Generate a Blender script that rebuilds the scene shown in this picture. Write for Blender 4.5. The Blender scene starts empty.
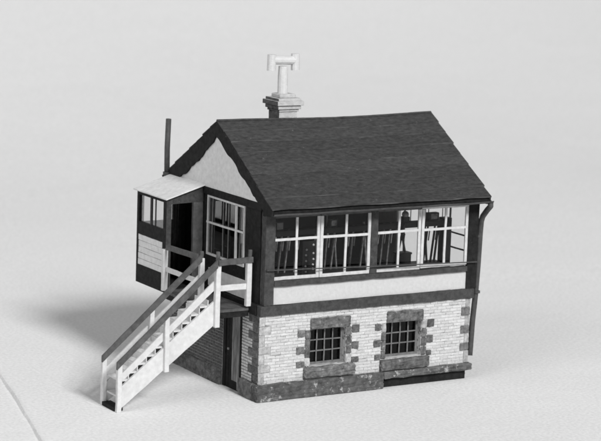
import bpy, bmesh, math, random
from mathutils import Vector, Matrix

random.seed(7)
S = 0.0013                      # metres per model unit (front wall = 100 units = 130 mm)
sc = bpy.context.scene
col = sc.collection

# ------------------------------------------------------------------ camera, light, exposure
AZ, EL, ROLL = math.radians(30.709), math.radians(9.493), math.radians(1.92)
CAM = Vector((-406.42, -712.75, 209.92))
fw = Vector((math.sin(AZ) * math.cos(EL), math.cos(AZ) * math.cos(EL), -math.sin(EL)))
rt = Vector((math.cos(AZ), -math.sin(AZ), 0))
up = rt.cross(fw)
r2 = rt * math.cos(ROLL) + up * math.sin(ROLL)
u2 = -rt * math.sin(ROLL) + up * math.cos(ROLL)
cd = bpy.data.cameras.new('camera')
cam = bpy.data.objects.new('camera', cd)
col.objects.link(cam)
cd.sensor_width = 36.0
cd.lens = 2148.06 / 601.0 * 36.0
cd.clip_start, cd.clip_end = 0.05, 50.0
m = Matrix((r2, u2, -fw)).transposed().to_4x4()
m.translation = CAM * S
cam.matrix_world = m
cd.dof.use_dof = True
cd.dof.focus_distance = 850 * S
cd.dof.aperture_fstop = 22.0
sc.camera = cam

w = bpy.data.worlds.new('World')
sc.world = w
w.use_nodes = True
w.node_tree.nodes['Background'].inputs[0].default_value = (1, 1, 1, 1)
w.node_tree.nodes['Background'].inputs[1].default_value = 0.20


def area_lamp(name, pos, target, size, power):
    ld = bpy.data.lights.new(name, 'AREA')
    ld.shape = 'DISK'
    ld.size = size * S
    ld.energy = power
    lo = bpy.data.objects.new(name, ld)
    col.objects.link(lo)
    p, t = Vector(pos) * S, Vector(target) * S
    lo.location = p
    lo.rotation_euler = (t - p).to_track_quat('-Z', 'Y').to_euler()
    return lo


# the photographer's main lamp, in front of the model, and a broad soft one far off to the stair side
area_lamp('key_lamp', (120, -4750, 3430), (40, 60, 30), 1300, 550.0)
area_lamp('fill_lamp', (-2700, -900, 1750), (20, 30, 40), 1900, 46.0)

sc.view_settings.view_transform = 'Standard'
sc.view_settings.look = 'None'
sc.view_settings.exposure = 0.0
sc.view_settings.gamma = 1.0
sc.render.engine = 'CYCLES'
sc.cycles.filter_width = 1.7
sc.cycles.use_denoising = True
sc.cycles.max_bounces = 8
sc.cycles.transparent_max_bounces = 24
sc.cycles.caustics_reflective = False
sc.cycles.caustics_refractive = False


# ------------------------------------------------------------------ materials (all greys: the print is black and white)
def grey(v):
    return (v, v, v, 1)


def mat(name, lo, hi, scale=1.0, rough=0.8, bump=0.2, bscale=None, stretch=(1, 1, 1), spots=None, rnd=0.0, spec=0.25, bias=(0.3, 0.7), detail=6.0):
    """noise between two greys, optional pale spots (wear), fine relief, per-object variation; scale = features per model unit"""
    mt = bpy.data.materials.new(name)
    mt.use_nodes = True
    nt = mt.node_tree
    N, Lk = nt.nodes, nt.links
    b = N['Principled BSDF']
    b.inputs['Roughness'].default_value = rough
    b.inputs['Specular IOR Level'].default_value = spec
    g = N.new('ShaderNodeNewGeometry')
    mp = N.new('ShaderNodeMapping')
    mp.inputs['Scale'].default_value = [scale / S * s for s in stretch]
    Lk.new(g.outputs['Position'], mp.inputs['Vector'])
    n = N.new('ShaderNodeTexNoise')
    n.inputs['Scale'].default_value = 1.0
    n.inputs['Detail'].default_value = detail
    n.inputs['Roughness'].default_value = 0.62
    Lk.new(mp.outputs[0], n.inputs['Vector'])
    r = N.new('ShaderNodeValToRGB')
    r.color_ramp.elements[0].position, r.color_ramp.elements[1].position = bias
    r.color_ramp.elements[0].color, r.color_ramp.elements[1].color = grey(lo), grey(hi)
    Lk.new(n.outputs['Fac'], r.inputs[0])
    out = r.outputs[0]
    if spots:
        val, thr, sscale = spots
        n2 = N.new('ShaderNodeTexNoise')
        n2.inputs['Scale'].default_value = sscale / S
        n2.inputs['Detail'].default_value = 5
        n2.inputs['Roughness'].default_value = 0.7
        Lk.new(g.outputs['Position'], n2.inputs['Vector'])
        r2_ = N.new('ShaderNodeValToRGB')
        r2_.color_ramp.elements[0].position, r2_.color_ramp.elements[1].position = thr, thr + 0.07
        Lk.new(n2.outputs['Fac'], r2_.inputs[0])
        mx = N.new('ShaderNodeMix')
        mx.data_type = 'RGBA'
        Lk.new(r2_.outputs[0], mx.inputs[0])
        Lk.new(out, mx.inputs[6])
        mx.inputs[7].default_value = grey(val)
        out = mx.outputs[2]
    if rnd:
        oi = N.new('ShaderNodeObjectInfo')
        mr = N.new('ShaderNodeMapRange')
        mr.inputs[3].default_value, mr.inputs[4].default_value = 1 - rnd, 1 + rnd * 0.35
        Lk.new(oi.outputs['Random'], mr.inputs[0])
        mx = N.new('ShaderNodeMix')
        mx.data_type = 'RGBA'
        mx.blend_type = 'MULTIPLY'
        mx.inputs[0].default_value = 1
        Lk.new(out, mx.inputs[6])
        Lk.new(mr.outputs[0], mx.inputs[7])
        out = mx.outputs[2]
    Lk.new(out, b.inputs['Base Color'])
    if bump:
        n3 = N.new('ShaderNodeTexNoise')
        n3.inputs['Scale'].default_value = 1.0
        n3.inputs['Detail'].default_value = 4
        mp3 = N.new('ShaderNodeMapping')
        mp3.inputs['Scale'].default_value = [(bscale or scale * 3) / S * s for s in stretch]
        Lk.new(g.outputs['Position'], mp3.inputs['Vector'])
        Lk.new(mp3.outputs[0], n3.inputs['Vector'])
        bp = N.new('ShaderNodeBump')
        bp.inputs['Strength'].default_value = min(1.0, bump)
        bp.inputs['Distance'].default_value = 0.25 * S * max(1.0, bump)
        Lk.new(n3.outputs['Fac'], bp.inputs['Height'])
        Lk.new(bp.outputs[0], b.inputs['Normal'])
    return mt


def glass(name, tint=0.9, refl=0.06):
    mt = bpy.data.materials.new(name)
    mt.use_nodes = True
    nt = mt.node_tree
    N, Lk = nt.nodes, nt.links
    N.remove(N['Principled BSDF'])
    t = N.new('ShaderNodeBsdfTransparent')
    t.inputs[0].default_value = grey(tint)
    g = N.new('ShaderNodeBsdfGlossy')
    g.inputs['Roughness'].default_value = 0.0
    g.inputs['Color'].default_value = grey(0.9)
    f = N.new('ShaderNodeLayerWeight')
    f.inputs[0].default_value = 0.12
    mul = N.new('ShaderNodeMath')
    mul.operation = 'MULTIPLY_ADD'
    mul.inputs[1].default_value = 0.5
    mul.inputs[2].default_value = refl * 0.15
    Lk.new(f.outputs['Fresnel'], mul.inputs[0])
    mx = N.new('ShaderNodeMixShader')
    Lk.new(mul.outputs[0], mx.inputs[0])
    Lk.new(t.outputs[0], mx.inputs[1])
    Lk.new(g.outputs[0], mx.inputs[2])
    Lk.new(mx.outputs[0], N['Material Output'].inputs['Surface'])
    return mt


MT = dict(
    paper=mat('backdrop_paper', 0.74, 0.88, scale=0.75, rough=0.95, bump=0.22, bscale=0.55, spec=0.05, bias=(0.36, 0.64), detail=3),
    dark=mat('dark_paint', 0.034, 0.078, scale=0.6, rough=0.7, bump=0.5, bscale=1.3, spots=(0.15, 0.65, 0.9), spec=0.2),
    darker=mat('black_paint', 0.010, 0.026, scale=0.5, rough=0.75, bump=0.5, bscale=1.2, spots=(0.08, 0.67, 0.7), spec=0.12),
    rail=mat('grey_brown_rail_paint', 0.06, 0.12, scale=0.4, rough=0.6, bump=0.3, spots=(0.2, 0.68, 0.8)),
    roof=mat('dark_roof_paper', 0.036, 0.080, scale=0.9, rough=0.9, bump=0.7, bscale=1.6, stretch=(0.45, 1, 1), spots=(0.12, 0.63, 0.5), rnd=0.16, detail=10, spec=0.12),
    white=mat('white_paint', 0.58, 0.72, scale=0.5, rough=0.7, bump=0.45, bscale=1.0, spots=(0.36, 0.68, 0.6)),
    sashw=mat('white_sash_paint', 0.52, 0.70, scale=0.6, rough=0.55, bump=0.25, bscale=1.5, spots=(0.35, 0.66, 0.7)),
    panel=mat('white_plaster_panel', 0.53, 0.61, scale=0.7, rough=0.85, bump=0.45, bscale=0.8, spots=(0.45, 0.69, 0.4)),
    gable=mat('white_plaster_gable', 0.62, 0.78, scale=0.5, rough=0.85, bump=0.8, bscale=0.6, spots=(0.45, 0.67, 0.4)),
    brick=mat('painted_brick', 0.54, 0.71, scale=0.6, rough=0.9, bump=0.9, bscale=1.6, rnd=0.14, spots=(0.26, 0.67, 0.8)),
    mortar=mat('uneven_mortar', 0.22, 0.60, scale=0.33, rough=0.95, bump=0.6, bscale=2.0, bias=(0.36, 0.48), stretch=(.6, 1, 1.6)),
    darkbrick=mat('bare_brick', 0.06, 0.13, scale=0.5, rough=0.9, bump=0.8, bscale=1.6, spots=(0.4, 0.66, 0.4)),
    palemortar=mat('pale_mortar', 0.2, 0.42, scale=0.3, rough=0.95, bump=0.5),
    stone=mat('rough_stone', 0.06, 0.25, scale=0.5, rough=0.95, bump=2.0, bscale=0.8, spots=(0.45, 0.62, 0.5), rnd=0.25),
    palestone=mat('pale_stone', 0.30, 0.62, scale=0.5, rough=0.95, bump=1.4, bscale=1.0, spots=(0.14, 0.66, 0.6), rnd=0.2),
    darkstone=mat('dark_stone', 0.05, 0.19, scale=0.5, rough=0.95, bump=1.5, bscale=1.0, spots=(0.45, 0.66, 0.7), rnd=0.3),
    plinth=mat('plinth_stone', 0.055, 0.17, scale=0.4, rough=0.95, bump=2.0, bscale=0.7, spots=(0.42, 0.57, 0.33), rnd=0.2),
    door=mat('weathered_door_wood', 0.08, 0.40, scale=0.9, rough=0.85, bump=0.8, bscale=2.0, stretch=(1, 1, 0.12), rnd=0.3),
    bars=mat('grey_window_bar', 0.12, 0.22, scale=0.8, rough=0.7, bump=0.3),
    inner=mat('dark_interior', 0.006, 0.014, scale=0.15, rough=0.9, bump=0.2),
    metal=mat('lever_metal', 0.05, 0.32, scale=0.6, rough=0.4, bump=0.1, spec=0.5),
    steel=mat('polished_handle', 0.45, 0.65, scale=0.8, rough=0.3, bump=0.1, spec=0.6),
    wood=mat('dark_varnished_wood', 0.007, 0.018, scale=0.3, rough=0.5, bump=0.2),
    pipe=mat('iron_pipe', 0.045, 0.085, scale=0.5, rough=0.6, bump=0.3, spots=(0.15, 0.68, 0.8)),
    glass=glass('window_glass', 0.97),
    darkglass=glass('dirty_window_glass', 0.5, 0.10),
    chimney=mat('painted_chimney_brick', 0.40, 0.58, scale=0.5, rough=0.9, bump=0.8, bscale=1.4, spots=(0.25, 0.66, 0.5)),
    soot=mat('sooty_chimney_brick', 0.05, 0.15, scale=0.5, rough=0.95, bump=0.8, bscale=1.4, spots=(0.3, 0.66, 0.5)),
    slate_edge=mat('pale_slate_edge', 0.035, 0.115, scale=0.22, rough=0.95, bump=0.5, stretch=(0.4, 1, 1), bias=(.4,.68)),  # butt edges slightly paler than the courses
    cowl=mat('white_cowl', 0.58, 0.68, scale=0.6, rough=0.8, bump=0.5, spots=(0.3, 0.68, 0.6)),
)


def wrinkles(mt):
    nt = mt.node_tree
    N, Lk = nt.nodes, nt.links
    b = N['Principled BSDF']
    fine = b.inputs['Normal'].links[0].from_node
    g = N.new('ShaderNodeNewGeometry')
    n = N.new('ShaderNodeTexNoise')
    n.inputs['Scale'].default_value = 0.011 / S
    n.inputs['Detail'].default_value = 3
    n.inputs['Roughness'].default_value = 0.5
    n.inputs['Distortion'].default_value = 0.8
    Lk.new(g.outputs['Position'], n.inputs['Vector'])
    bp = N.new('ShaderNodeBump')
    bp.inputs['Strength'].default_value = 0.3
    bp.inputs['Distance'].default_value = 5.0 * S
    Lk.new(n.outputs['Fac'], bp.inputs['Height'])
    Lk.new(bp.outputs[0], fine.inputs['Normal'])


wrinkles(MT['paper'])


# ------------------------------------------------------------------ mesh helpers (model units in, metres out)
def build(name, bm, material, parent=None, smooth=False, kind=None, label=None):
    for v in bm.verts:
        v.co *= S
    bmesh.ops.recalc_face_normals(bm, faces=bm.faces)
    me = bpy.data.meshes.new(name)
    bm.to_mesh(me)
    bm.free()
    if smooth:
        me.polygons.foreach_set('use_smooth', [True] * len(me.polygons))
    me.materials.append(MT[material])
    o = bpy.data.objects.new(name, me)
    col.objects.link(o)
    o.parent = parent
    if kind:
        o['kind'] = kind
    if label:
        o['label'] = label
    return o


def J(j):
    return random.uniform(-j, j)


def tag(o, label, cat, group=None):
    o['label'], o['category'] = label, cat
    if group:
        o['group'] = group
    return o


def add_bar(bm, p0, p1, w, h, upv=(0, 0, 1), seg=1, jit=0.0, taper=1.0):
    """rectangular bar from p0 to p1; w across, h along upv"""
    p0, p1 = Vector(p0), Vector(p1)
    d = (p1 - p0).normalized()
    side = d.cross(Vector(upv)).normalized()
    u = side.cross(d).normalized()
    rings = []
    for i in range(seg + 1):
        t = i / seg
        c = p0.lerp(p1, t)
        k = 1 + (taper - 1) * t
        o1, o2 = J(jit), J(jit)
        rings.append([bm.verts.new(c + side * (a * w / 2 * k + o1 + J(jit * .5)) + u * (b * h / 2 * k + o2 + J(jit * .5))) for a, b in ((-1, -1), (1, -1), (1, 1), (-1, 1))])
    for i in range(seg):
        for k in range(4):
            bm.faces.new((rings[i][k], rings[i][(k + 1) % 4], rings[i + 1][(k + 1) % 4], rings[i + 1][k]))
    bm.faces.new(rings[0][::-1])
    bm.faces.new(rings[-1])


def bar(name, p0, p1, w, h, material, parent, upv=(0, 0, 1), seg=1, jit=0.0, bev=0.0, **k):
    bm = bmesh.new()
    add_bar(bm, p0, p1, w, h, upv, seg, jit)
    if bev:
        bmesh.ops.bevel(bm, geom=bm.edges[:], offset=bev, segments=1, affect='EDGES', clamp_overlap=True)
    return build(name, bm, material, parent, **k)


def add_box(bm, lo, hi, jit=0.0, seg=1, bev=0.0):
    lo, hi = Vector(lo), Vector(hi)
    ax = max(range(3), key=lambda i: hi[i] - lo[i])
    c = (lo + hi) / 2
    p0, p1 = c.copy(), c.copy()
    p0[ax], p1[ax] = lo[ax], hi[ax]
    upv = Vector((0, 0, 1)) if ax != 2 else Vector((0, 1, 0))
    d = (p1 - p0).normalized()
    side = d.cross(upv)
    w = sum(abs(side[i]) * (hi[i] - lo[i]) for i in range(3))
    h = sum(abs(upv[i]) * (hi[i] - lo[i]) for i in range(3))
    add_bar(bm, p0, p1, w, h, upv, seg, jit)


def box(name, lo, hi, material, parent, jit=0.0, seg=1, bev=0.0, **k):
    bm = bmesh.new()
    add_box(bm, lo, hi, jit, seg)
    if bev:
        bmesh.ops.bevel(bm, geom=bm.edges[:], offset=bev, segments=1, affect='EDGES', clamp_overlap=True)
    return build(name, bm, material, parent, **k)


def rough_block(name, lo, hi, material, parent, jit=0.18, cuts=3):
    """a hewn stone: subdivided box with every vertex nudged"""
    bm = bmesh.new()
    add_box(bm, lo, hi)
    bmesh.ops.bevel(bm, geom=bm.edges[:], offset=min(0.35, min(hi[i] - lo[i] for i in range(3)) * .3), segments=1, affect='EDGES', clamp_overlap=True)
    bmesh.ops.subdivide_edges(bm, edges=[e for e in bm.edges if e.calc_length() > 1.6], cuts=cuts, use_grid_fill=True)
    for v in bm.verts:
        v.co += Vector((J(jit), J(jit), J(jit)))
    return build(name, bm, material, parent)


def add_prism(bm, poly, axis, a, b):
    """extrude a 2-D polygon along axis ('x': poly is (y,z); 'y': poly is (x,z); 'z': poly is (x,y))"""
    def P(q, t):
        return {'x': (t, q[0], q[1]), 'y': (q[0], t, q[1]), 'z': (q[0], q[1], t)}[axis]
    A = [bm.verts.new(P(q, a)) for q in poly]
    B = [bm.verts.new(P(q, b)) for q in poly]
    bm.faces.new(A)
    bm.faces.new(B[::-1])
    for i in range(len(poly)):
        j = (i + 1) % len(poly)
        bm.faces.new((A[i], B[i], B[j], A[j]))


def prism(name, poly, axis, a, b, material, parent, **k):
    bm = bmesh.new()
    add_prism(bm, poly, axis, a, b)
    return build(name, bm, material, parent, **k)


def plate(name, axis, plane, depth, rect, holes, material, parent, **k):
    """a wall with rectangular holes: axis 'y' (u=x) or 'x' (u=y); rect=(u0,u1,z0,z1)"""
    us = sorted({rect[0], rect[1], *[h[0] for h in holes], *[h[1] for h in holes]})
    zs = sorted({rect[2], rect[3], *[h[2] for h in holes], *[h[3] for h in holes]})
    bm = bmesh.new()
    V = {}

    def P(u, z):
        if (u, z) not in V:
            V[u, z] = bm.verts.new((u, plane, z) if axis == 'y' else (plane, u, z))
        return V[u, z]
    for i in range(len(us) - 1):
        for j in range(len(zs) - 1):
            cu, cz = (us[i] + us[i + 1]) / 2, (zs[j] + zs[j + 1]) / 2
            if any(h[0] < cu < h[1] and h[2] < cz < h[3] for h in holes):
                continue
            bm.faces.new((P(us[i], zs[j]), P(us[i + 1], zs[j]), P(us[i + 1], zs[j + 1]), P(us[i], zs[j + 1])))
    ex = bmesh.ops.extrude_face_region(bm, geom=bm.faces[:])
    off = Vector((0, depth, 0)) if axis == 'y' else Vector((depth, 0, 0))
    bmesh.ops.translate(bm, vec=off, verts=[v for v in ex['geom'] if isinstance(v, bmesh.types.BMVert)])
    return build(name, bm, material, parent, **k)


def add_tube(bm, pts, r, n=10, caps=True, r1=None):
    pts = [Vector(p) for p in pts]
    rings = []
    ref = Vector((0.31, 0.17, 0.93))
    for i, p in enumerate(pts):
        d = (pts[min(i + 1, len(pts) - 1)] - pts[max(i - 1, 0)]).normalized()
        a = d.cross(ref).normalized()
        if a.length < .1:
            a = d.orthogonal().normalized()
        b = d.cross(a)
        rr = r if r1 is None else r + (r1 - r) * i / (len(pts) - 1)
        rings.append([bm.verts.new(p + a * rr * math.cos(2 * math.pi * k / n) + b * rr * math.sin(2 * math.pi * k / n)) for k in range(n)])
    for A, B in zip(rings, rings[1:]):
        for k in range(n):
            bm.faces.new((A[k], A[(k + 1) % n], B[(k + 1) % n], B[k]))
    if caps:
        bm.faces.new(rings[0][::-1])
        bm.faces.new(rings[-1])


def tube(name, pts, r, material, parent, n=10, r1=None, **k):
    bm = bmesh.new()
    add_tube(bm, pts, r, n, True, r1)
    k.setdefault('smooth', False)
    return build(name, bm, material, parent, **k)


def empty(name, loc=(0, 0, 0)):
    o = bpy.data.objects.new(name, None)
    col.objects.link(o)
    o.empty_display_size = 0.01
    o.location = Vector(loc) * S
    return o


# ------------------------------------------------------------------ backdrop: one paper sheet, flat under the model and sweeping up far behind
def backdrop():
    bm = bmesh.new()
    prof = [(-900 + i * 40, 0.0) for i in range(35)]          # to y = 460
    y0, R, a1 = prof[-1][0], 1500.0, math.radians(62)
    for i in range(1, 29):
        a = a1 * i / 28
        prof.append((y0 + R * math.sin(a), R * (1 - math.cos(a))))
    ye, ze = prof[-1]
    for i in range(1, 12):
        prof.append((ye + math.cos(a1) * i * 90, ze + math.sin(a1) * i * 90))
    xs = [-1700 + i * 50 for i in range(85)]
    grid = []
    for (y, z) in prof:
        row = []
        for x in xs:
            far = min(1.0, max(0.0, (math.hypot(x - 20, y - 40) - 170) / 250))
            wob = far * (1.6 * math.sin(x * .011 + y * .006) + 1.2 * math.sin(x * .004 - y * .013 + 1.3))
            row.append(bm.verts.new((x, y, z + wob)))
        grid.append(row)
    for A, B in zip(grid, grid[1:]):
        for i in range(len(xs) - 1):
            bm.faces.new((A[i], A[i + 1], B[i + 1], B[i]))
    o = build('backdrop', bm, 'paper', None, smooth=True, kind='structure')
    o['label'] = 'pale paper sweep under and behind the model'
    # fold across the near corner of the sheet: a low sharp ridge
    bm = bmesh.new()
    A, B = Vector((-64, 128, 0)), Vector((-112, -62, 0))
    d = (B - A).normalized()
    s = Vector((-d.y, d.x, 0))
    rows = []
    n = 60
    for i in range(n + 1):
        t = i / n
        c = A.lerp(B, t) + s * (1.1 * math.sin(t * 3.1) + 0.15 * math.sin(t * 31) + J(.10))
        hgt = 1.2 + .25 * math.sin(t * 17) + J(.12)
        rows.append([bm.verts.new(c + s * k + Vector((0, 0, z))) for k, z in ((-.8, -.15), (-.25, hgt * .7), (0, hgt), (.15, hgt * .5), (.35, -.15))])
    for P, Q in zip(rows, rows[1:]):
        for k in range(4):
            bm.faces.new((P[k], P[k + 1], Q[k + 1], Q[k]))
    build('paper_crease', bm, 'paper', o)


backdrop()

# ------------------------------------------------------------------ the signal box
L, D = 100.0, 77.0
ZP, ZB, ZT = 6.8, 34.2, 76.0
box_ = tag(empty('signal_box', (0, 0, 0)), 'handmade scale model of a railway signal box with outside stair and dark gabled roof', 'model building')

# ---- lower windows and stone dressings: (opening), (lintel), (sill), quoin rects on the front face, all x0,x1,z0,z1
W1 = dict(op=(23.3, 40.2, 12.0, 27.0), lin=(23.2, 41.6, 27.0, 31.4), sill=(20.6, 44.2, 7.5, 11.9),
          jl=(20.9, 23.3, 12.0, 27.0), jr=(40.2, 42.7, 12.0, 27.0),
          q=[(17.4, 20.9, 24.3, 27.2), (17.0, 20.9, 17.4, 20.4), (17.2, 20.9, 12.0, 14.6), (42.7, 46.2, 24.3, 27.4), (42.7, 46.0, 17.5, 20.5), (42.7, 46.3, 12.0, 14.3)])
W2 = dict(op=(59.0, 76.2, 12.0, 26.8), lin=(59.2, 76.6, 26.8, 31.4), sill=(56.5, 79.8, 7.4, 11.8),
          jl=(56.8, 59.0, 12.0, 26.8), jr=(76.2, 78.9, 12.0, 26.8),
          q=[(53.6, 56.8, 23.9, 26.8), (53.2, 56.8, 17.2, 20.2), (53.8, 56.8, 11.8, 14.2), (78.9, 82.3, 23.6, 26.8), (78.9, 82.0, 17.0, 20.2), (78.9, 81.4, 11.6, 13.9)])
CORN_L = [(26.6, 29.8), (18.8, 21.8), (11.4, 14.6)]
CORN_R = [(27.0, 30.4), (19.4, 22.7), (12.2, 15.2)]

front = plate('front_wall', 'y', 0.32, 3.8, (0.4, 99.6, 4.2, ZB + 1.2), [W1['op'], W2['op']], 'mortar', box_)
side = plate('gable_end_wall', 'x', 0.32, 2.6, (4.14, D - 2.92, 0.0, ZB + 1.2), [(14.2, 30.0, 0.0, 33.0)], 'palemortar', box_)
rear = plate('rear_wall', 'y', D - 2.92, 2.6, (0.4, 99.6, 0.0, ZB + 1.2), [], 'palemortar', box_)
far_end = plate('far_end_wall', 'x', L - 2.92, 2.6, (4.14, D - 2.92, 0.0, ZB + 1.2), [], 'palemortar', box_)


def subtract(iv, cuts):
    for c0, c1 in cuts:
        nxt = []
        for a, b in iv:
            if c1 <= a or c0 >= b:
                nxt.append((a, b))
            else:
                if c0 - a > .35:
                    nxt.append((a, c0))
                if b - c1 > .35:
                    nxt.append((c1, b))
        iv = nxt
    return iv


def brick_variants(n=6):
    out = []
    for i in range(n):
        bm = bmesh.new()
        add_box(bm, (-.5, -.5, -.5), (.5, .5, .5))
        for v in bm.verts:
            v.co.x += J(.035)
            v.co.z += J(.085)
            v.co.y += J(.06)
        for v in bm.verts:
            v.co *= 1
        bmesh.ops.recalc_face_normals(bm, faces=bm.faces)
        me = bpy.data.meshes.new('brick')
        bm.to_mesh(me)
        bm.free()
        me.materials.append(MT['brick'])
        out.append(me)
    return out


BV = brick_variants()
NC = 22
CH = (ZB - ZP) / NC
excl = [W1['op'], W1['lin'], W1['sill'], W1['jl'], W1['jr'], *W1['q'], W2['op'], W2['lin'], W2['sill'], W2['jl'], W2['jr'], *W2['q']]
excl += [(0, 2.5, 0, 40), (97.6, 100, 0, 40)] + [(0, 5.3, a, b) for a, b in CORN_L] + [(95.6, 100, a, b) for a, b in CORN_R]
BL = 3.9
laid = []
for c in range(NC):
    z0 = ZP + c * CH
    z1 = z0 + CH
    zc = (z0 + z1) / 2
    iv = subtract([(0.0, L)], [(e[0], e[1]) for e in excl if e[2] - .25 < zc < e[3] + .25])
    for a, b in iv:
        x = math.floor((a - (c % 2) * BL / 2) / BL) * BL + (c % 2) * BL / 2
        edges = [a]
        while x < b:
            if x > a + 1.1 and x < b - 1.1:
                edges.append(x + J(.3))
            x += BL
        edges.append(b)
        for e0, e1 in zip(edges, edges[1:]):
            laid.append((e1 - e0, e0, e1, zc))
laid.sort(key=lambda q: -q[0])
for n_, (ln, e0, e1, zc) in enumerate(laid[:300]):
    o = bpy.data.objects.new('brick', random.choice(BV))
    col.objects.link(o)
    o.parent = front
    th = 0.5
    o.location = (S * (e0 + e1) / 2, S * (0.10 + th / 2 + J(.03)), S * (zc + J(.05)))
    o.scale = (S * (ln - .13), S * th, S * (CH - 0.27 + J(.07)))
    o.rotation_euler = (0, J(.012), 0)
bm = bmesh.new()
for ln, e0, e1, zc in laid[300:]:
    y_ = .10 + J(.03)
    h_ = (CH - .27 + J(.07)) / 2
    add_box(bm, (e0 + .07, y_, zc - h_), (e1 - .07, y_ + .5, zc + h_))
build('short_brickwork', bm, 'brick', front, kind='stuff')


def brick_skin(name, axis, plane, sgn, rect, cuts, material, parent, bl=BL):
    bm = bmesh.new()
    for c in range(NC):
        z0 = ZP + c * CH
        zc = z0 + CH / 2
        for a, b in subtract([(rect[0], rect[1])], [(e[0], e[1]) for e in cuts if e[2] - .2 < zc < e[3] + .2]):
            x = math.floor((a - (c % 2) * bl / 2) / bl) * bl + (c % 2) * bl / 2
            ed = [a]
            while x < b:
                if a + 1.1 < x < b - 1.1:
                    ed.append(x + J(.25))
                x += bl
            ed.append(b)
            for e0, e1 in zip(ed, ed[1:]):
                p = plane + J(.04)
                q = plane + sgn * .55
                lo2, hi2 = min(p, q), max(p, q)
                if axis == 'x':
                    add_box(bm, (lo2, e0 + .16, z0 + .2 + J(.05)), (hi2, e1 - .16, z0 + CH - .2 + J(.05)))
                else:
                    add_box(bm, (e0 + .16, lo2, z0 + .2), (e1 - .16, hi2, z0 + CH - .2))
    build(name, bm, material, parent, kind='stuff')


# gable end: quoins, white painted bricks between quoins and door, bare bricks beyond
SQ = []
for i in range(8):
    z0 = ZP + i * 3.42
    SQ.append((0.0, 8.6 if i % 2 else 5.4, z0 + .15, z0 + 3.27))
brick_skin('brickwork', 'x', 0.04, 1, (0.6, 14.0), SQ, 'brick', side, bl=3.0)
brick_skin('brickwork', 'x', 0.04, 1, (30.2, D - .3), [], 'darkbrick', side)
brick_skin('brickwork', 'y', D - .04, -1, (0.3, L - .3), [], 'darkbrick', rear)
brick_skin('brickwork', 'x', L - .04, -1, (3.0, D - .3), [], 'darkbrick', far_end)
for y0, y1, z0, z1 in SQ:
    rough_block('quoin', (-.12, y0 + .55, z0), (.6, y1, z1), 'darkstone', side, .12, 2)

# front corner quoins
zprev = ZP
for a, b in sorted(CORN_L):
    rough_block('quoin', (.02, -.12, a), (5.2, .55, b), 'palestone', front, .10, 2)
    for zz0, zz1 in ((zprev, a),):
        if zz1 - zz0 > 1:
            rough_block('quoin', (.02, -.06, zz0 + .12), (2.4, .5, zz1 - .12), 'palestone', front, .10, 2)
    zprev = b
rough_block('quoin', (.02, -.06, zprev + .12), (2.4, .5, ZB - .1), 'palestone', front, .10, 2)
zprev = ZP
for a, b in sorted(CORN_R):
    rough_block('quoin', (95.7, -.14, a), (99.98, .55, b), 'stone', front, .10, 2)
    if a - zprev > 1:
        rough_block('quoin', (97.7, -.06, zprev + .12), (99.98, .5, a - .12), 'palestone', front, .10, 2)
    zprev = b
rough_block('quoin', (97.7, -.06, zprev + .12), (99.98, .5, ZB - .1), 'palestone', front, .10, 2)

# lower windows
for k, W in enumerate((W1, W2)):
    x0, x1, z0, z1 = W['op']
    yf = 3.0
    win = plate('lower_window', 'y', yf, 0.7, (x0 + .02, x1 - .02, z0 + .02, z1 - .02), [(x0 + .9, x1 - .9, z0 + 1.0, z1 - .6)], 'bars', box_)
    fx0, fx1, fz0, fz1 = x0 + .9, x1 - .9, z0 + 1.0, z1 - .6
    cx = [fx0 + (fx1 - fx0) * i / 4 for i in range(5)]
    cz = [fz0 + (fz1 - fz0) * i / 3 for i in range(4)]
    for x in cx[1:-1]:
        bar('glazing_bar', (x + J(.15), yf + .15, fz0 - .05), (x + J(.15), yf + .15, fz1 + .05), .5, .45, 'bars', win, upv=(0, 1, 0), seg=3, jit=.05)
    for z in cz[1:-1]:
        bar('glazing_bar', (fx0 - .05, yf + .3, z + J(.12)), (fx1 + .05, yf + .3, z + J(.12)), .5, .45, 'bars', win, seg=3, jit=.05)
    for i in range(4):
        for j in range(3):
            box('pane', (cx[i] + .02, yf + .58, cz[j] + .02), (cx[i + 1] - .02, yf + .66, cz[j + 1] - .02), 'darkglass', win)
    l = W['lin']
    rough_block('lintel', (l[0], -.75, l[2] + .05), (l[1], 2.6, l[3]), 'stone', win, .24, 5)
    s = W['sill']
    rough_block('sill', (s[0], -1.5, s[2]), (s[1], 2.9, s[3] - .05), 'stone', win, .28, 6)
    for q in (W['jl'], W['jr']):
        n = 4
        for i in range(n):
            za, zb = q[2] + (q[3] - q[2]) * i / n, q[2] + (q[3] - q[2]) * (i + 1) / n
            rough_block('jamb_stone', (q[0] + .06, -.22, za + .08), (q[1] + (.04 if q is W['jl'] else -.06), 2.9, zb - .08), 'stone' if (i + k) % 4 else 'palestone', win, .16, 2)
    for i, q in enumerate(W['q']):
        rough_block('quoin', (q[0] + .1, -.15, q[2] + .1), (q[1] - .1, .55, q[3] - .1), 'stone' if i < 3 else 'darkstone', win, .2, 2)
# dark room behind the lower windows
box('inner_lining', (4, 7.5, .3), (96, 8.0, 34), 'inner', box_)

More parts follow.
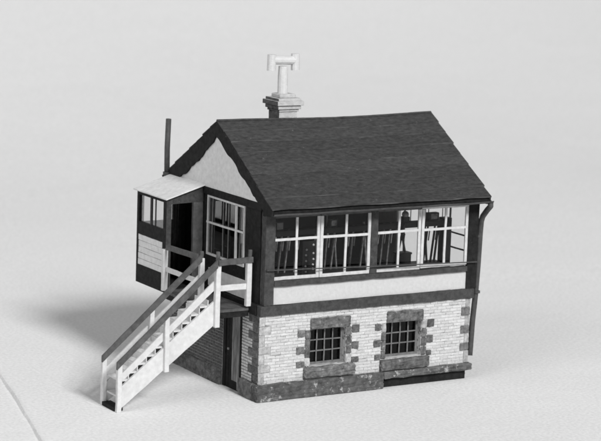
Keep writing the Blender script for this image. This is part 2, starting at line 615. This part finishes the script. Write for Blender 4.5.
# plinth
pl = box('plinth', (.8, .6, -.02), (99.2, D - .6, 3.6), 'darker', box_)
rough_block('plinth_stone', (-1.4, -2.0, 0.0), (57.6, 2.8, ZP - .1), 'plinth', pl, .22, 9)
rough_block('plinth_stone', (57.9, -1.6, 3.9), (101.2, 2.8, ZP - .05), 'plinth', pl, .22, 8)
rough_block('plinth_stone', (57.4, .9, 0.0), (99.6, 3.2, 3.5), 'darker', pl, .12, 5)  # near-black colour puts the shade of the recess into this base piece
rough_block('plinth_stone', (-1.5, 2.9, 0.0), (2.6, 14.0, ZP), 'darkstone', pl, .2, 3)
rough_block('plinth_stone', (-1.0, 30.3, 0.0), (2.6, 76.5, ZP - .2), 'darkstone', pl, .2, 8)
rough_block('plinth_stone', (97.4, 2.9, 0.0), (101.0, 76.5, ZP - .2), 'darkstone', pl, .2, 8)
rough_block('plinth_stone', (-.8, 76.6, 0.0), (100.8, 79.0, ZP - .2), 'darkstone', pl, .2, 8)

# door in the gable end under the landing
dr = plate('door', 'x', .35, 1.2, (14.3, 29.9, .1, 33.0), [(16.2, 28.0, .1, 31.4)], 'darker', box_)
for i in range(5):
    y0 = 16.3 + i * 2.34
    box('plank', (.75 + J(.08), y0, .4), (1.5, y0 + 2.2, 31.3), 'door' if i < 3 else 'darker', dr, jit=.05, seg=4)
tube('handle', [(.7, 25.5, 16), (.1, 25.5, 16)], .5, 'metal', dr, n=8)

# ---- upper storey timber frame
XU0, XU1 = 0.9, 101.2


def timber(name, lo, hi, material='dark', jit=.12, seg=10, **k):
    return box(name, lo, hi, material, box_, jit=jit, seg=seg, bev=.12, **k)


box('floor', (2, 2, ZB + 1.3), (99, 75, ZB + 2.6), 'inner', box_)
timber('cross_beam', (-.3, -.9, ZB + .05), (101.0, 2.2, 38.3), jit=.16, seg=34)
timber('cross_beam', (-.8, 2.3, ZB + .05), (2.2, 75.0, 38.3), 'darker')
timber('cross_beam', (98.6, 2.3, ZB + .05), (101.2, 75.0, 38.3))
timber('cross_beam', (-.3, 75.1, ZB + .05), (101.0, 77.6, 38.3))
timber('corner_post', (1.2, -.75, 38.35), (5.5, 2.8, ZT), jit=.08)
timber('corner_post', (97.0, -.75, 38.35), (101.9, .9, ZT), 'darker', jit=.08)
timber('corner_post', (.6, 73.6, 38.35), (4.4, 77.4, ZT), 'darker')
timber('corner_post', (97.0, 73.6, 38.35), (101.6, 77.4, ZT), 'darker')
timber('window_post', (49.7, -.7, 47.95), (52.9, 2.0, ZT - 2.2), jit=.06)
box('front_panel', (5.6, -.05, 38.4), (96.9, 1.2, 45.6), 'panel', box_, jit=.06, seg=14)
timber('sill_beam', (5.55, -1.1, 45.7), (96.95, 1.6, 47.9), seg=18)
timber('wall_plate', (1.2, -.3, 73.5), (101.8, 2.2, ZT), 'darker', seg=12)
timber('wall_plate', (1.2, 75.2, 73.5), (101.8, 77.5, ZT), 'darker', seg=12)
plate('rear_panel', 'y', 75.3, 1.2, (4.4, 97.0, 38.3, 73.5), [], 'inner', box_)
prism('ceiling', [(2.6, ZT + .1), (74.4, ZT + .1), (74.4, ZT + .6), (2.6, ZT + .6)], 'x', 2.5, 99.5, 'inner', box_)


def sash(x0, x1, yf, left, right, dz=0.0):
    """2 x 2 sliding sash on the front"""
    z0, z1 = 48.0 + dz, 73.6
    mid = 64.1
    xm = (x0 + x1) / 2 + J(.2)
    o = bar('sash', (x0, yf, z0 + .7), (x1, yf, z0 + .7), .7, 1.3, 'sashw', box_, seg=8, jit=.05)
    bar('top_rail', (x0, yf, z1 - .5), (x1, yf, z1 - .5), .7, .9, 'sashw' if x0 > 70 else 'rail', o, seg=6, jit=.04)  # grey on the first three top rails stands in for eave shade
    if left:
        bar('stile', (x0 + .6, yf - .03, z0 + 1.36), (x0 + .6 + J(.1), yf - .03, z1 - 1.0), .7, 1.25, 'sashw', o, upv=(1, 0, 0), seg=6, jit=.05)
    if right:
        bar('stile', (x1 - .6, yf - .03, z0 + 1.36), (x1 - .6 + J(.1), yf - .03, z1 - 1.0), .7, 1.25, 'sashw', o, upv=(1, 0, 0), seg=6, jit=.05)
    bar('glazing_bar', (xm, yf + .05, z0 + 1.36), (xm + J(.25), yf + .05, z1 - 1.0), .55, 1.0, 'sashw', o, upv=(1, 0, 0), seg=6, jit=.05)
    bar('glazing_bar', (x0 + .1, yf - .12, mid), (x1 - .1, yf - .12, mid + J(.12)), .55, 1.0, 'sashw', o, seg=8, jit=.05)
    for a, b in ((x0 + .1, xm - .3), (xm + .3, x1 - .1)):
        for c, d in ((z0 + 1.3, mid - .3), (mid + .3, z1 - 1.0)):
            box('pane', (a, yf + .22, c), (b, yf + .28, d), 'glass', o)


sash(5.7, 26.3, .55, False, True)
sash(26.4, 49.6, .15, True, True)
sash(53.0, 74.0, .55, False, True)
sash(74.1, 96.9, .15, True, True, .35)
# window cleaner's hand wire across the front
tube('window_rail', [(1.6, -1.9, 52.7), (20, -2.0, 52.2), (49, -2.0, 51.2), (75, -2.0, 50.4), (101, -1.9, 49.6)], .28, 'pipe', box_, n=6)
for x, z in ((1.8, 52.7), (51.2, 51.1), (100.4, 49.65)):
    tube('rail_bracket', [(x, -1.9, z), (x, -.6, z)], .3, 'pipe', box_, n=6)

# gable end, upper storey (x = 0.9 plane): openings for window and for the porch doorway
GW = (15.4, 46.6, 51.0, 75.4)
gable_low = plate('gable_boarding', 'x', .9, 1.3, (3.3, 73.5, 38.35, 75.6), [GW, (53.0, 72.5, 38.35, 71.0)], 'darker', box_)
box('gable_lower_panel', (.3, 9.0, 38.7), (.88, 44.0, 45.9), 'gable', box_, jit=.05, seg=8)
timber('gable_tie_beam', (-.2, 1.0, 75.7), (1.6, 75.5, 78.6), 'darker', jit=.10, seg=20)
gw = plate('gable_window', 'x', .35, .6, GW, [(GW[0] + .75, GW[1] - .85, GW[2] + .9, GW[3] - .8)], 'sashw', box_)
bar('glazing_bar', (.25, GW[0] + .2, 64.8), (.25, GW[1] - .2, 64.4), .5, .8, 'sashw', gw, seg=6, jit=.05)
bar('glazing_bar', (.15, 21.4, GW[2] + .8), (.15, 21.5, GW[3] - .8), .6, 1.15, 'sashw', gw, upv=(0, 1, 0), seg=6, jit=.05)
for y in (42.3, 32.9, 28.4):
    bar('glazing_bar', (.55, y, GW[2] + .8), (.55, y + J(.3), GW[3] - .8), .3, .45, 'bars', gw, upv=(0, 1, 0), seg=3, jit=.04)
for a, b in ((GW[0] + .7, 21.0), (21.9, 32.7), (33.1, GW[1] - .8)):
    for c, d in ((GW[2] + .8, 64.1), (65.1, GW[3] - .7)):
        box('pane', (.78, a, c), (.84, b, d), 'glass', gw)

# far gable end, glazed
FG = (2.2, 58.0, 40.4, 73.4)
fg = plate('far_gable_boarding', 'x', 99.6, 1.2, (1.0, 73.5, 38.35, ZT), [FG], 'panel', box_)
fw_ = plate('far_gable_window', 'x', 99.9, .6, FG, [(FG[0] + .8, FG[1] - .8, FG[2] + .8, FG[3] - .8)], 'sashw', box_)
for y in (17.6, 36.5, 52.0):
    bar('glazing_bar', (100.15, y, FG[2] + .7), (100.15, y, FG[3] - .7), .5, .7, 'rail', fw_, upv=(0, 1, 0), seg=3, jit=.04)  # pale bars given a darker grey to look backlit
for z in (53.0, 59.2):
    bar('glazing_bar', (100.2, 3.1, z), (100.2, 17.4, z), .45, .6, 'darker', fw_, seg=3, jit=.04)  # backlit silhouette put into the colour of these bars
for a, b in ((3.1, 17.2), (18.0, 36.1), (36.9, 51.6), (52.4, 57.1)):
    box('pane', (100.35, a, FG[2] + .9), (100.41, b, FG[3] - .9), 'glass', fw_)

# ---- roof
YE, YB, ZE, ZR = -8.4, 85.4, 77.4, 106.4
YM = (YE + YB) / 2
XR0, XR1 = -.6, 102.2
TH = math.atan2(ZR - ZE, YM - YE)
prism('gable_panel', [(2.0, 78.65), (75.0, 78.65), (YM, 101.2)], 'x', .1, 1.2, 'gable', box_)
prism('far_gable_panel', [(2.0, ZT + .1), (75.0, ZT + .1), (YM, 101.2)], 'x', 99.6, 101.0, 'panel', box_)
bm = bmesh.new()
add_prism(bm, [(YE + .2, ZE - 1.0), (YM, ZR - 1.0), (YB - .2, ZE - 1.0), (YB - .2, ZE - 2.0), (YM, ZR - 2.6), (YE + .2, ZE - 2.0)], 'x', XR0 + .7, XR1 - .5)
roof = build('roof', bm, 'darker', box_)
NS = 8
for sgn in (1, -1):
    ly = YM - YE
    for i in range(NS):
        bm = bmesh.new()
        n = 26
        t0, t1 = i / NS, (i + 1) / NS + .025
        if i == NS - 1:
            t1 = 1.0
        rows = []
        ph = random.uniform(0, 6)
        jl, jr = J(.35), J(.35)
        for k in range(n + 1):
            f_ = k / n
            x = XR0 + jl + (XR1 + jr - XR0 - jl) * f_
            sag = .35 * math.sin(f_ * 7 + 1) * (i / NS) + (.5 * math.sin(math.pi * f_) * -1) * (i / NS) + .8 * max(0, f_ - .72) * (i / NS) * 2
            e = .16 * math.sin(f_ * 23 + ph) + J(.10)
            ring = []
            for t, lift in ((t0 - .0 + e * .01, .46), (t1, .06), (t1, -.30), (t0 + e * .02, -.05)):
                y = YE + ly * t
                z = ZE + (ZR - ZE) * t + lift + sag * .6 + J(.05)
                if sgn < 0:
                    y = YE + YB - y
                ring.append(bm.verts.new((x, y, z)))
            rows.append(ring)
        for A, B in zip(rows, rows[1:]):
            for q in range(4):
                bm.faces.new((A[q], A[(q + 1) % 4], B[(q + 1) % 4], B[q]))
        bm.faces.new(rows[0])
        bm.faces.new(rows[-1][::-1])
        so = build('slate_course', bm, 'roof', roof)
        so.data.materials.append(MT['slate_edge'])
        for p in so.data.polygons:
            if abs(p.normal.x) < .5 and p.normal.y * sgn < -.75:
                p.material_index = 1
# ridge strip follows the uneven courses
bm = bmesh.new()
rows = []
for k in range(27):
    f_ = k / 26
    sag = .35 * math.sin(f_ * 7 + 1) - .5 * math.sin(math.pi * f_) + 1.6 * max(0, f_ - .72)
    x = XR0 + (XR1 - XR0) * f_
    z = ZR + .30 + sag * .6 + J(.05)
    rows.append([bm.verts.new((x, YM + dy, z + dz)) for dy, dz in ((-.8, -.42), (0, .2), (.8, -.42), (0, -.5))])
for A, B in zip(rows, rows[1:]):
    for q in range(4):
        bm.faces.new((A[q], A[(q + 1) % 4], B[(q + 1) % 4], B[q]))
bm.faces.new(rows[0])
bm.faces.new(rows[-1][::-1])
build('ridge_strip', bm, 'roof', roof)


# bargeboards with hand-cut, ragged lower edges
def barge(xa, xb, back, depth, parent):
    bm = bmesh.new()
    n = 34
    top, bot = [], []
    ragged = 0.0
    for k in range(n + 1):
        t = k / n
        y = YE + .3 + (YM - YE - .3) * t
        z = ZE + (ZR - ZE) * ((y - YE) / (YM - YE))
        ragged = ragged * .4 + J(.36)
        dd = depth + (6.3 - depth) * max(0, (t - .75) / .25) + .32 * math.sin(t * 27 + depth) + ragged
        if t < .08:
            dd *= .55 + t * 5.6
        yb = YE + YB - y if back else y
        top.append((yb, z - .15))
        bot.append((yb, z - dd))
    for k in range(n):
        quad = [top[k], top[k + 1], bot[k + 1], bot[k]]
        A = [bm.verts.new((xa, *q)) for q in quad]
        B = [bm.verts.new((xb, *q)) for q in quad]
        bm.faces.new(A)
        bm.faces.new(B[::-1])
        for i, j in ((0, 1), (2, 3)):
            bm.faces.new((A[i], A[j], B[j], B[i]))
        if k == 0:
            bm.faces.new((A[3], A[0], B[0], B[3]))
    bmesh.ops.remove_doubles(bm, verts=bm.verts, dist=1e-4)
    build('bargeboard', bm, 'darker', parent)


barge(-.75, .02, False, 5.6, roof)
barge(-.75, .02, True, 8.3, roof)
barge(101.1, 102.0, False, 5.5, roof)
barge(101.1, 102.0, True, 5.5, roof)

# gutter along the front eave and the rainwater pipe
bm = bmesh.new()
rows = []
for k in range(17):
    x = -.2 + (102.9 + .2) * k / 16
    dz = .12 * math.sin(k * 1.7) + J(.05)
    rows.append([bm.verts.new((x, YE + .2 + 1.0 * math.cos(a), ZE - 1.5 + dz + 1.0 * math.sin(a))) for a in [math.pi + math.pi * i / 6 for i in range(7)]] +
                [bm.verts.new((x, YE + .2 + .8 * math.cos(a), ZE - 1.5 + dz + .8 * math.sin(a))) for a in [2 * math.pi - math.pi * i / 6 for i in range(7)]])
nn = len(rows[0])
for A, B in zip(rows, rows[1:]):
    for q in range(nn):
        bm.faces.new((A[q], A[(q + 1) % nn], B[(q + 1) % nn], B[q]))
bm.faces.new(rows[0])
bm.faces.new(rows[-1][::-1])
build('gutter', bm, 'pipe', roof)
dp = tube('downpipe', [(102.3, -7.6, 75.2), (102.6, -7.3, 73.6), (102.9, -4.6, 71.5), (103.3, -1.2, 68.4), (103.3, -.2, 66.0), (103.2, 0.0, 60), (103.1, .3, 48), (102.8, .6, 36), (102.0, .8, 24), (101.5, .8, 11.6), (101.2, .4, 9.6)], 1.2, 'pipe', box_, n=10, smooth=True)
for z in (59.5, 36.0):
    tube('pipe_collar', [(103.0, .3, z), (103.0, .33, z + 1.0)], 1.5, 'pipe', dp, n=10)

# chimney with H-shaped cowl
CX0, CX1, CY0, CY1 = 28.6, 37.0, 39.4, 48.0
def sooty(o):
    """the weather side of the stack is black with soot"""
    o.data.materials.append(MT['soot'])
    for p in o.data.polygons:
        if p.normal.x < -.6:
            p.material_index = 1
    return o


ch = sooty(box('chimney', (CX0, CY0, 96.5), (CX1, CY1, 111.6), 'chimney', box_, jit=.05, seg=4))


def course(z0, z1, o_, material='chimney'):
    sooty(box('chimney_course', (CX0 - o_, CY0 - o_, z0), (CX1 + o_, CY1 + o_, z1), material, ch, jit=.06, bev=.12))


course(109.1, 110.0, .5)
course(110.05, 111.4, 1.2)
course(111.62, 113.4, 2.0)
course(113.42, 114.5, 1.1)
box('flaunching', (CX0 + .5, CY0 + .5, 114.5), (CX1 - .5, CY1 - .5, 116.2), 'chimney', ch, jit=.08, bev=.35)
PXc, PYc = (CX0 + CX1) / 2 - .5, (CY0 + CY1) / 2
cw = tube('cowl', [(PXc, PYc, 116), (PXc - .1, PYc, 123), (PXc, PYc, 127.2)], 2.15, 'cowl', box_, n=14, r1=1.95, smooth=False)
tube('cross_tube', [(PXc - 5.2, PYc, 129.8), (PXc + 5.2, PYc, 129.5)], 1.8, 'cowl', cw, n=12)
for s_ in (-1, 1):
    tube('outlet_tube', [(PXc + s_ * 5.6, PYc + J(.2), 125.5), (PXc + s_ * 5.5, PYc, 132.3 + J(.4))], 1.8, 'cowl', cw, n=12)

# iron stove pipe at the back of the roof
sp = tube('stove_pipe', [(-.9, 80.6, 77.6), (-1.1, 80.5, 90), (-.8, 80.4, 102.3)], 1.15, 'pipe', box_, n=10, smooth=True)
tube('pipe_collar', [(-.9, 80.6, 78.6), (-.9, 80.6, 80.0)], 1.7, 'pipe', sp, n=10)

# ---- porch
PX, PY0, PY1 = -16.4, 50.0, 76.6
ZL = 36.2
po = prism('porch', [(PX, ZL - .9), (.6, ZL - .9), (.6, ZL + .6), (PX, ZL + .6)], 'y', PY0, PY1, 'darker', box_)   # floor slab
# outer side: framing, pale planks, window
plate('side_frame', 'x', PX, 1.2, (PY0, PY1, ZL + .65, 73.6), [(PY0 + 2.6, PY1 - 2.0, 61.0, 72.2), (PY0 + 3.0, PY1 - 1.6, 43.0, 55.8)], 'darker', po)
for i in range(5):
    z0 = 43.02 + i * 2.55
    box('plank', (PX + .15 + J(.06), PY0 + 3.02, z0), (PX + .9, PY1 - 1.62, z0 + 2.36), 'gable', po, jit=.05, seg=7)
bar('mullion', (PX + .6, 64.4, 61), (PX + .6, 64.4, 72.2), .7, 1.2, 'dark', po, upv=(0, 1, 0))
bar('mullion', (PX + .6, 60.6, 61), (PX + .6, 60.6, 72.2), .4, .5, 'dark', po, upv=(0, 1, 0))
for a, b in ((PY0 + 2.6, 60.3), (60.9, 63.8), (65.0, PY1 - 2.0)):
    box('pane', (PX + .55, a + .02, 61.02), (PX + .62, b - .02, 72.18), 'glass', po)
# front opening: corner post, jamb by the house, header under the sloping roof
box('post', (PX + .02, PY0 - .3, ZL + .65), (PX + 2.2, PY0 - .02, 73.6), 'dark', po, jit=.04, seg=5)
box('jamb', (-4.2, PY0 - .2, ZL + .65), (.2, PY0 + 1.2, 72.0), 'rail', po, jit=.08, seg=6)
prism('header', [(PX + .02, 71.6), (.2, 72.1), (.2, 79.0), (PX + .02, 73.9)], 'y', PY0 - .35, PY0 + .9, 'dark', po)
# back: low wall and open window
plate('back_frame', 'y', PY1 - 1.2, 1.15, (PX + 1.25, .3, ZL + .65, 72.6), [(PX + 2.6, -.3, 60.5, 72.0)], 'dark', po)
box('pane', (PX + 2.62, PY1 - .6, 60.52), (-.32, PY1 - .54, 71.98), 'glass', po)
# sloping white roof board
bm = bmesh.new()
n = 10
pts = []
for k in range(n + 1):
    y = PY0 - 2.0 + (PY1 + 1.6 - PY0 + 2.0) * k / n
    pts.append([bm.verts.new((x, y, z)) for x, z in ((-17.5 + J(.12), 74.15 + J(.06)), (.1, 79.6), (.1, 78.95), (-17.5 + J(.1), 73.65))])
for A, B in zip(pts, pts[1:]):
    for q in range(4):
        bm.faces.new((A[q], A[(q + 1) % 4], B[(q + 1) % 4], B[q]))
bm.faces.new(pts[0])
bm.faces.new(pts[-1][::-1])
build('roof_board', bm, 'gable', po)

# ---- landing
YN, YF = 8.0, 20.2           # near and far stair planes
la = box('landing', (PX + .1, YN - .2, ZL - 3.2), (-.9, PY0 - .1, ZL - .9), 'darker', box_, jit=.05, seg=4)
ny = 12
for i in range(ny):
    y0 = YN - .6 + i * (PY0 - .2 - YN + .6) / ny
    y1 = YN - .6 + (i + 1) * (PY0 - .2 - YN + .6) / ny
    box('plank', (PX - .2 + J(.12), y0 + .1, ZL - .88), (-.95, y1 - .1, ZL + .25 + J(.07)), 'rail', la, jit=.05, seg=2)
NX = -15.6


def post(name, x, y, z0, z1, parent, wd=1.75, material='white'):
    return bar(name, (x + J(.15), y, z0), (x + J(.2), y, z1), wd, wd * .9, material, parent, upv=(0, 1, 0), seg=5, jit=.07, bev=.12)


post('post', NX, YN - 1.0, 29.8, 54.6, la, 2.1)
post('post', NX, YF, 36.5, 54.9, la, 2.0)
post('post', -1.6, YN - 1.0, 37.2, 56.0, la, 2.1)
post('post', PX - .6, PY0 - .8, 36.5, 53.6, la, 2.1)
for x, y, z0, z1 in ((NX + .5, YN - .2, 54.6, 59.6), (-1.2, YN - .9, 56.0, 59.6), (NX + .1, YF + .3, 54.9, 57.6)):
    post('post_tip', x, y, z0, z1, la, 1.3, 'rail')
bar('top_rail', (NX - .2, YN - 2.2, 55.4), (-.6, YN - 2.2, 55.9), 1.0, 2.3, 'rail', la, seg=6, jit=.1, bev=.12)
bar('mid_rail', (NX + 1.0, YN - .9, 45.2), (-2.6, YN - .9, 45.1), .9, 2.3, 'white', la, seg=6, jit=.08, bev=.1)
bar('top_rail', (PX - .5, PY0 - 2.0, 54.6), (PX - .3, YF + 1.2, 55.3), 1.0, 2.2, 'rail', la, seg=6, jit=.08, bev=.1)
bar('mid_rail', (PX - .3, PY0 - 2.0, 45.4), (PX - .3, YF + 1.0, 45.6), .8, 2.0, 'white', la, seg=6, jit=.06, bev=.1)

# ---- staircase descending away from the gable end
X0, X1 = -57.4, -16.3
st = None


def stringer_poly(zoff0, zoff1, j=.12, n=10, top=False):
    lo_, hi_ = [], []
    for k in range(n + 1):
        t = k / n
        x = X0 + (X1 - X0) * t
        zl = 0.0 + 30.6 * t
        lo_.append((x, max(0.02, zl + zoff0 + J(j))))
        hi_.append((x, zl + zoff1 + 1.2 * t + J(j)))
    return lo_ + hi_[::-1]


def quadstrip(name, poly, y0, y1, material, parent, bev=.1):
    n = len(poly) // 2
    lo_, hi_ = poly[:n], poly[n:][::-1]
    bm = bmesh.new()
    R = []
    for a, b in zip(lo_, hi_):
        R.append([bm.verts.new((a[0], y0, a[1])), bm.verts.new((b[0], y0, b[1])), bm.verts.new((b[0], y1, b[1])), bm.verts.new((a[0], y1, a[1]))])
    for A, B in zip(R, R[1:]):
        for q in range(4):
            bm.faces.new((A[q], A[(q + 1) % 4], B[(q + 1) % 4], B[q]))
    bm.faces.new(R[0])
    bm.faces.new(R[-1][::-1])
    return build(name, bm, material, parent)


st = quadstrip('staircase', stringer_poly(0.0, 8.4), YN - .5, YN + .6, 'white', box_)
quadstrip('stringer', stringer_poly(0.0, 8.0), YF - .6, YF + .5, 'white', st)
NT = 10
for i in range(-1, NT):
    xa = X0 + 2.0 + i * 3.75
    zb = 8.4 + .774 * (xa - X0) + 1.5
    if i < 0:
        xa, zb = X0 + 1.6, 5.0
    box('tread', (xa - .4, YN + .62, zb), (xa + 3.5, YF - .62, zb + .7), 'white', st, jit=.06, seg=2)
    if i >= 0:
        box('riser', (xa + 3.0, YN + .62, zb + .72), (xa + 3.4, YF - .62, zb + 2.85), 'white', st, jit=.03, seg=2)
        prism('tread_shade_wedge', [(xa - .35, zb - .03), (xa + 2.2, zb - .03), (xa - .1, zb - 1.7)], 'y', YN + .62, YN + 1.2, 'darker', st)  # dark wedge stands in for the shade under each tread
for y in (YN - .62, YF + .35):
    post('post', X0 + .3, y - .45, .03, 18.8, st, 1.9)
    post('post', (X0 + X1) / 2 - .2, y - .45, 14.0, 36.2, st, 1.9)
    quadstrip('mid_rail', [(X0 + (X1 - X0) * k / 10, 9.9 + 34.4 * k / 10 + J(.12)) for k in range(11)] + [(X0 + (X1 - X0) * k / 10, 13.0 + 35.0 * k / 10 + J(.12)) for k in range(10, -1, -1)], y + .5, y + 1.2, 'white', st)
    quadstrip('handrail', [(X0 - .9 + (X1 - X0 + 1.3) * k / 10, 16.9 + 36.7 * k / 10 + J(.1)) for k in range(11)] + [(X0 - .9 + (X1 - X0 + 1.3) * k / 10, 19.6 + 37.0 * k / 10 + J(.1)) for k in range(10, -1, -1)], y - 1.55, y - .55, 'rail', st)
box('foot_board', (X0 - .8, YN + .6, .02), (X0 + 3.0, YF - .7, 1.5), 'darker', st, jit=.05, seg=2)

# ------------------------------------------------------------------ inside the upper storey: things of their own
FZ = ZB + 2.62
lf = tag(empty('lever_frame', (50, 14, FZ)), 'row of upright signal levers on a low dark frame behind the front windows', 'lever frame')


def inside(name, lo, hi, material, parent, **k):
    bm = bmesh.new()
    add_box(bm, lo, hi)
    bmesh.ops.bevel(bm, geom=bm.edges[:], offset=.12, segments=1, affect='EDGES', clamp_overlap=True)
    return build(name, bm, material, parent, **k)


inside('frame_base', (-41, -2.2, 0), (43, 3.2, 11.0), 'wood', lf)
xl = [-40, -37.2, -34.4, -31.4, -27, -18.6, -15.8, -12.8, -9.8, -7.0, -3.6, -.8, 4.2, 7.4, 10.6, 13.8, 17.0, 21.5, 27.2, 33.4, 35.2, 37.0, 38.8, 40.6]
for i, x in enumerate(xl):
    lean = random.choice((-2.2, -2.0, 2.6, -2.4))
    if i == 17:
        lean = -4.5
    if i == 18:
        lean = 5.7
    lm = 'metal' if i < 17 else 'wood'  # levers before the far window coloured dark as backlit silhouettes
    lv = bar('lever', (x, .4, 10.8), (x + J(.2), .4 + lean, 25.2), .6, .8, lm, lf, upv=(0, 1, 0), seg=1)
    tube('handle', [(x, .4 + lean, 25.3), (x, .4 + lean * 1.22, 28.8)], .42, 'steel' if i % 3 == 1 and i < 17 else lm, lv, n=6)
    bar('catch_handle', (x, lean * .9 - .7, 20.5), (x, lean * 1.1 - .9, 24.6), .35, .4, lm, lv, upv=(0, 1, 0))

# instrument shelf hung on rods above the levers
sh = tag(empty('instrument_shelf', (50, 12, 63.3)), 'long dark hanging shelf above the levers inside the front windows', 'shelf')
inside('shelf_board', (-43, -1.8, 0), (43.6, 1.8, 2.3), 'wood', sh)
for x in (-40, -13.0, 11, 27.2, 36.0, 43.0):
    tube('hanger_rod', [(x, 1.0, 2.2), (x, 1.0, 12.8)], .22, 'metal', sh, n=6)


def instrument(kind, x, label, wd=3.8, h=4.0):
    e = tag(empty(kind, (x, 12, 65.6)), label, 'instrument')
    e['group'] = 'instruments on the hanging shelf'
    inside('case', (-wd / 2, -1.2, 0), (wd / 2, 1.4, h), 'wood', e)
    return e


b1 = instrument('bell_instrument', 73.9, 'small dark instrument with a round bell dome against the bright far window', 3.2, 2.2)
bm = bmesh.new()
bmesh.ops.create_icosphere(bm, subdivisions=2, radius=1.5)
bmesh.ops.translate(bm, verts=bm.verts, vec=(0, 0, 3.1))
build('bell_dome', bm, 'metal', b1, smooth=True)
b2 = instrument('block_instrument', 87.4, 'square dark block instrument at the end of the hanging shelf', 5.0, 3.2)
inside('dial', (-1.6, -1.35, .6), (1.6, -1.22, 2.8), 'metal', b2)
b3 = instrument('block_instrument', 14.0, 'square instrument with pale face behind the first front sash from the stair', 3.6, 3.6)
inside('dial', (-1.4, -1.36, .5), (1.4, -1.22, 3.2), 'bars', b3)
b4 = instrument('block_instrument', 39.0, 'dark block instrument on the shelf behind the second front sash', 3.6, 3.4)
inside('dial', (-1.2, -1.35, .6), (1.2, -1.22, 2.8), 'metal', b4)

# tall cupboard by the far end, low chest, studded board
cb = tag(empty('cupboard', (94.3, 12.5, FZ)), 'tall narrow dark cupboard standing at the far end of the room', 'cupboard')
inside('body', (-2.0, -2, 0), (1.9, 2, 29.5), 'wood', cb)
inside('cupboard_door', (-1.4, -2.14, 1.0), (1.4, -2.02, 28.4), 'wood', cb)
lc = tag(empty('chest', (76, 16, FZ)), 'low dark chest behind the levers in front of the bright far window', 'chest')
inside('body', (-3.3, -2, 0), (3, 2, 14.6), 'wood', lc)
inside('chest_lid', (-3.6, -2.2, 14.62), (3.3, 2.2, 15.4), 'wood', lc)
sb = tag(empty('studded_board', (27.6, 10.2, FZ)), 'dark upright board carrying two columns of small white studs behind the first sash', 'board')
inside('board', (-3.2, -.3, 0), (3.2, .2, 24.0), 'wood', sb)
for cx_, zs in ((-1.7, (11.6, 13.9, 16.0, 18.4, 20.6)), (1.6, (12.6, 14.4, 16.6, 19.0, 22.4))):
    for z in zs:
        bm = bmesh.new()
        bmesh.ops.create_icosphere(bm, subdivisions=1, radius=.5)
        bmesh.ops.translate(bm, verts=bm.verts, vec=(cx_ + J(.15), -.45, z))
        build('stud', bm, 'sashw', sb)

bpy.context.view_layer.update()
